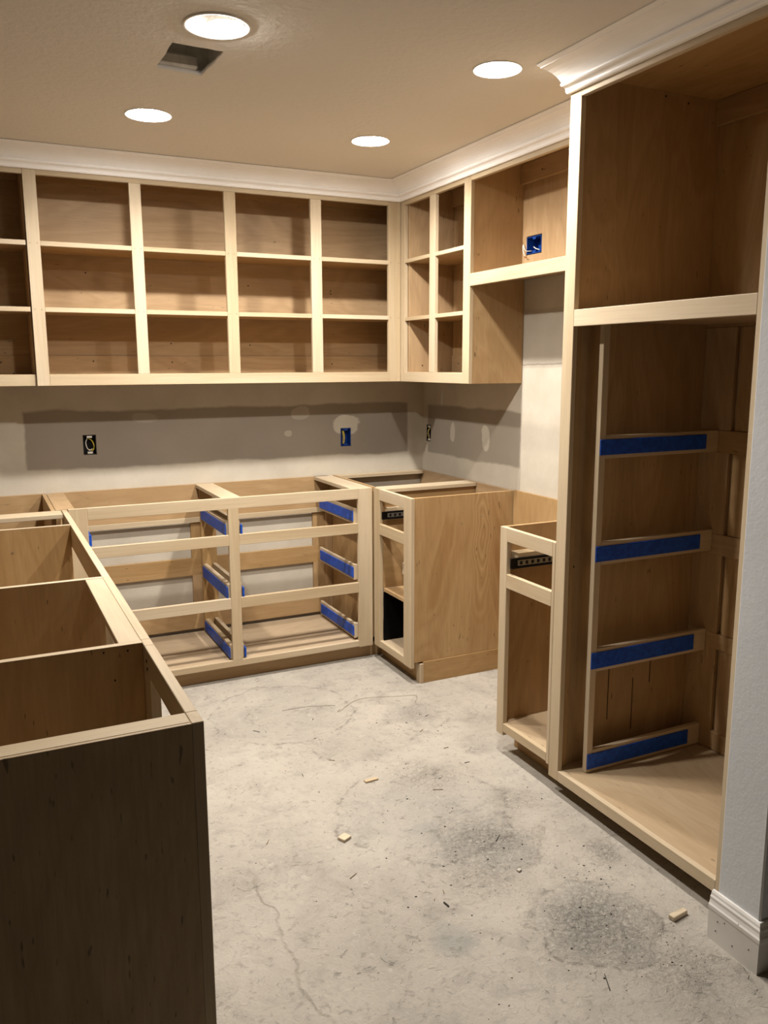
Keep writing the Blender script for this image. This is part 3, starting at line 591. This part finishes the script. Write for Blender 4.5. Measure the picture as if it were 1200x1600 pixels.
outlet('outlet_box', 'open outlet box with a curled yellow wire loop, left on the back wall', *OB[0], fbk, 0.05, 'box_dark', None,
       [('wire_yellow', [(-0.006, 0.030, 0.02), (0.010, 0.020, 0.006), (0.018, -0.004, -0.004), (0.012, -0.026, -0.002), (-0.004, -0.022, 0.006)]),
        ('wire_white', [(-0.008, 0.030, 0.02), (-0.018, 0.012, 0.004), (-0.014, -0.014, -0.003), (-0.002, -0.026, -0.002), (0.010, -0.020, 0.008)])])
outlet('outlet_box', 'blue outlet box with a yellow cable, right end of the back wall', *OB[1], fbk, 0.05, 'box_blue', None,
       [('wire_yellow', [(-0.018, 0.034, 0.008), (-0.016, 0.010, 0.000), (-0.017, -0.020, 0.000), (-0.014, -0.038, 0.010)]),
        ('wire_yellow', [(-0.010, 0.034, 0.012), (-0.008, 0.005, 0.001), (-0.010, -0.022, 0.001), (-0.008, -0.036, 0.012)])])
outlet('outlet_box', 'dark outlet box with wires on the right wall near the corner', *OR, frt, 0.045, 'box_dark', None,
       [('wire_yellow', [(0.010, 0.034, 0.010), (-0.008, 0.016, 0.000), (0.008, -0.006, -0.002), (-0.006, -0.028, 0.004)]),
        ('wire_white', [(-0.008, 0.032, 0.012), (0.008, 0.012, 0.001), (-0.010, -0.010, -0.001), (0.004, -0.032, 0.006)])])
outlet('outlet_box', 'wide blue electrical box with a dangling cable inside the hood bay', OH[0], OH[1], OH[2], OH[3], lambda a, z, d: (d-0.020, a, z), 0.065, 'box_blue', None,
       [('wire_white', [(0.030, -0.006, 0.03), (0.010, -0.008, 0.01), (-0.014, -0.018, 0.004), (-0.030, -0.024, 0.012)]),
        ('wire_white', [(0.040, -0.022, 0.02), (0.052, -0.020, -0.004), (0.066, 0.006, -0.008), (0.060, -0.02, -0.012), (0.050, -0.045, -0.01)]),
        ('copper', [(0.050, -0.045, -0.01), (0.044, -0.052, -0.012), (0.036, -0.050, -0.010)])])

# ------------------------------------------------------------------ things lying on the floor
def scrap(name, label, cat, x, y, l, w, h, rot, mat, taper=0.0, group=None):
    bm = bmesh.new(); add_box(bm, -l/2, l/2, -w/2, w/2, 0, h, min(h, w)*0.12)
    for v in bm.verts:
        k = (v.co.x/l+0.5); v.co.y *= 1-taper*k; v.co.z *= 1-0.4*taper*k
        v.co += Vector((0, 0, 0.0))
    bmesh.ops.rotate(bm, verts=bm.verts, cent=(0, 0, 0), matrix=Matrix.Rotation(rot, 3, 'Z'))
    me = bpy.data.meshes.new(name); bm.to_mesh(me); bm.free(); me.materials.append(MAT[mat])
    o = bpy.data.objects.new(name, me); COL.objects.link(o); o.location = (x, y, SLOPE*y+0.0005)
    o['label'] = label; o['category'] = cat
    if group: o['group'] = group
scrap('wood_scrap', 'small flat tan wood offcut lying mid floor', 'wood scrap', -1.114, -1.667, 0.052, 0.018, 0.006, 0.05, 'maple_x', 0.1)
scrap('wood_scrap', 'small square wood offcut on the floor nearer the viewer', 'wood scrap', -1.349, -1.967, 0.034, 0.030, 0.009, 0.45, 'maple_x')
scrap('wood_scrap', 'chunky wood offcut on the floor beside the white baseboard', 'wood scrap', -0.662, -2.715, 0.060, 0.020, 0.014, 0.12, 'maple_x', 0.2)
scrap('screw', 'short dark screw lying alone on the floor near the gray stain', 'screw', -1.218, -2.393, 0.004, 0.022, 0.004, 0.15, 'chip_dark')
scrap('mortar_chip', 'white mortar chip left of the rough patch on the floor', 'debris', -0.94, -2.351, 0.014, 0.012, 0.006, 0.3, 'mud_chip', 0.3)
sp_ = [(-1.577, -1.879, 0.035, 1.0), (-1.593, -0.98, 0.04, 0.3), (-1.185, -1.462, 0.03, -0.6), (-1.326, -1.521, 0.028, 1.4), (-0.737, -1.561, 0.028, 0.0), (-0.725, -1.7, 0.028, 0.0), (-0.926, -1.829, 0.045, -0.4), (-0.902, -2.178, 0.05, 0.7),
       (-0.75, -1.383, 0.03, 0.6), (-0.66, -1.265, 0.025, 0.4), (-1.402, -2.158, 0.04, 0.5), (-1.006, -2.823, 0.07, 1.1), (-1.196, -2.339, 0.02, 1.3), (-1.118, -1.088, 0.02, 0.9), (-0.987, -1.058, 0.03, 0.8), (-1.37, -1.098, 0.04, -0.9), (-1.237, -2.359, 0.012, 1.0)]
for i, (x, y, l, r) in enumerate(sp_):
    scrap('splinter', 'thin dark wood splinter scattered on the gray concrete floor', 'splinter', x, y, l*0.8, 0.0024, 0.002, r, 'chip_dark' if i % 2 else 'splinter', 0.4, 'splinters scattered on the floor')
for nm, lb, pts in (('wire', 'long thin bent wire lying on the floor before the end panel', [(-0.987, -1.068, -0.013), (-0.857, -0.985, -0.0108), (-0.684, -1.029, -0.0114), (-0.603, -1.058, -0.0128), (-0.647, -1.127, -0.0138)]),
                    ('wire', 'straight thin wire lying on the floor inside the trowel ring', [(-1.21, -0.951, -0.0113), (-1.089, -0.96, -0.0104), (-0.978, -1, -0.012)])):
    bm = bmesh.new(); tube(bm, smooth_path(pts), 0.0008, 6); o = link(nm, bm, 'wire_grey', None, pts[0]); o['label'] = lb; o['category'] = 'wire'
bm = bmesh.new()
for k in range(900):
    c = random.choice([(-0.95, -2.25, 0.16), (-0.92, -2.68, 0.17), (-0.75, -2.45, 0.10), (-1.05, -1.75, 0.25), (-1.2, -1.3, 0.35), (-0.75, -1.35, 0.15), (-0.75, -2.80, 0.12), (-1.2, -2.4, 0.4), (-1.0, -2.1, 0.5), (-1.0, -2.1, 0.7)])
    x, y = random.gauss(c[0], c[2]*0.6), random.gauss(c[1], c[2]*0.6)
    if x > -0.60 or x < -1.9 or y > -0.55 or y < -3.4 or (x > -0.70 and y < -2.78): continue
    s = random.choice([0.002, 0.0025, 0.003, 0.0045])*random.uniform(0.7, 1.2)
    vs = [bm.verts.new((x+s*random.uniform(0.6, 1.2)*math.cos(a+k), y+s*random.uniform(0.5, 1.1)*math.sin(a+k), SLOPE*y+0.0002)) for a in (0, 1.5, 3.1, 4.6)]
    top = bm.verts.new((x, y, SLOPE*y+s*0.6)); 
    mi = random.choice([0, 0, 1, 2])
    for a in range(4):
        f = bm.faces.new((vs[a], vs[(a+1) % 4], top)); f.material_index = mi
    f = bm.faces.new(vs[::-1]); f.material_index = mi
o = link('mortar_crumbs', bm, ['mud_chip', 'concrete_floor', 'chip_dark'], None, (-1.0, -2.1, 0)); o['kind'] = 'stuff'; o['label'] = 'loose crumbs of old mortar strewn over the concrete floor'; o['category'] = 'crumbs'
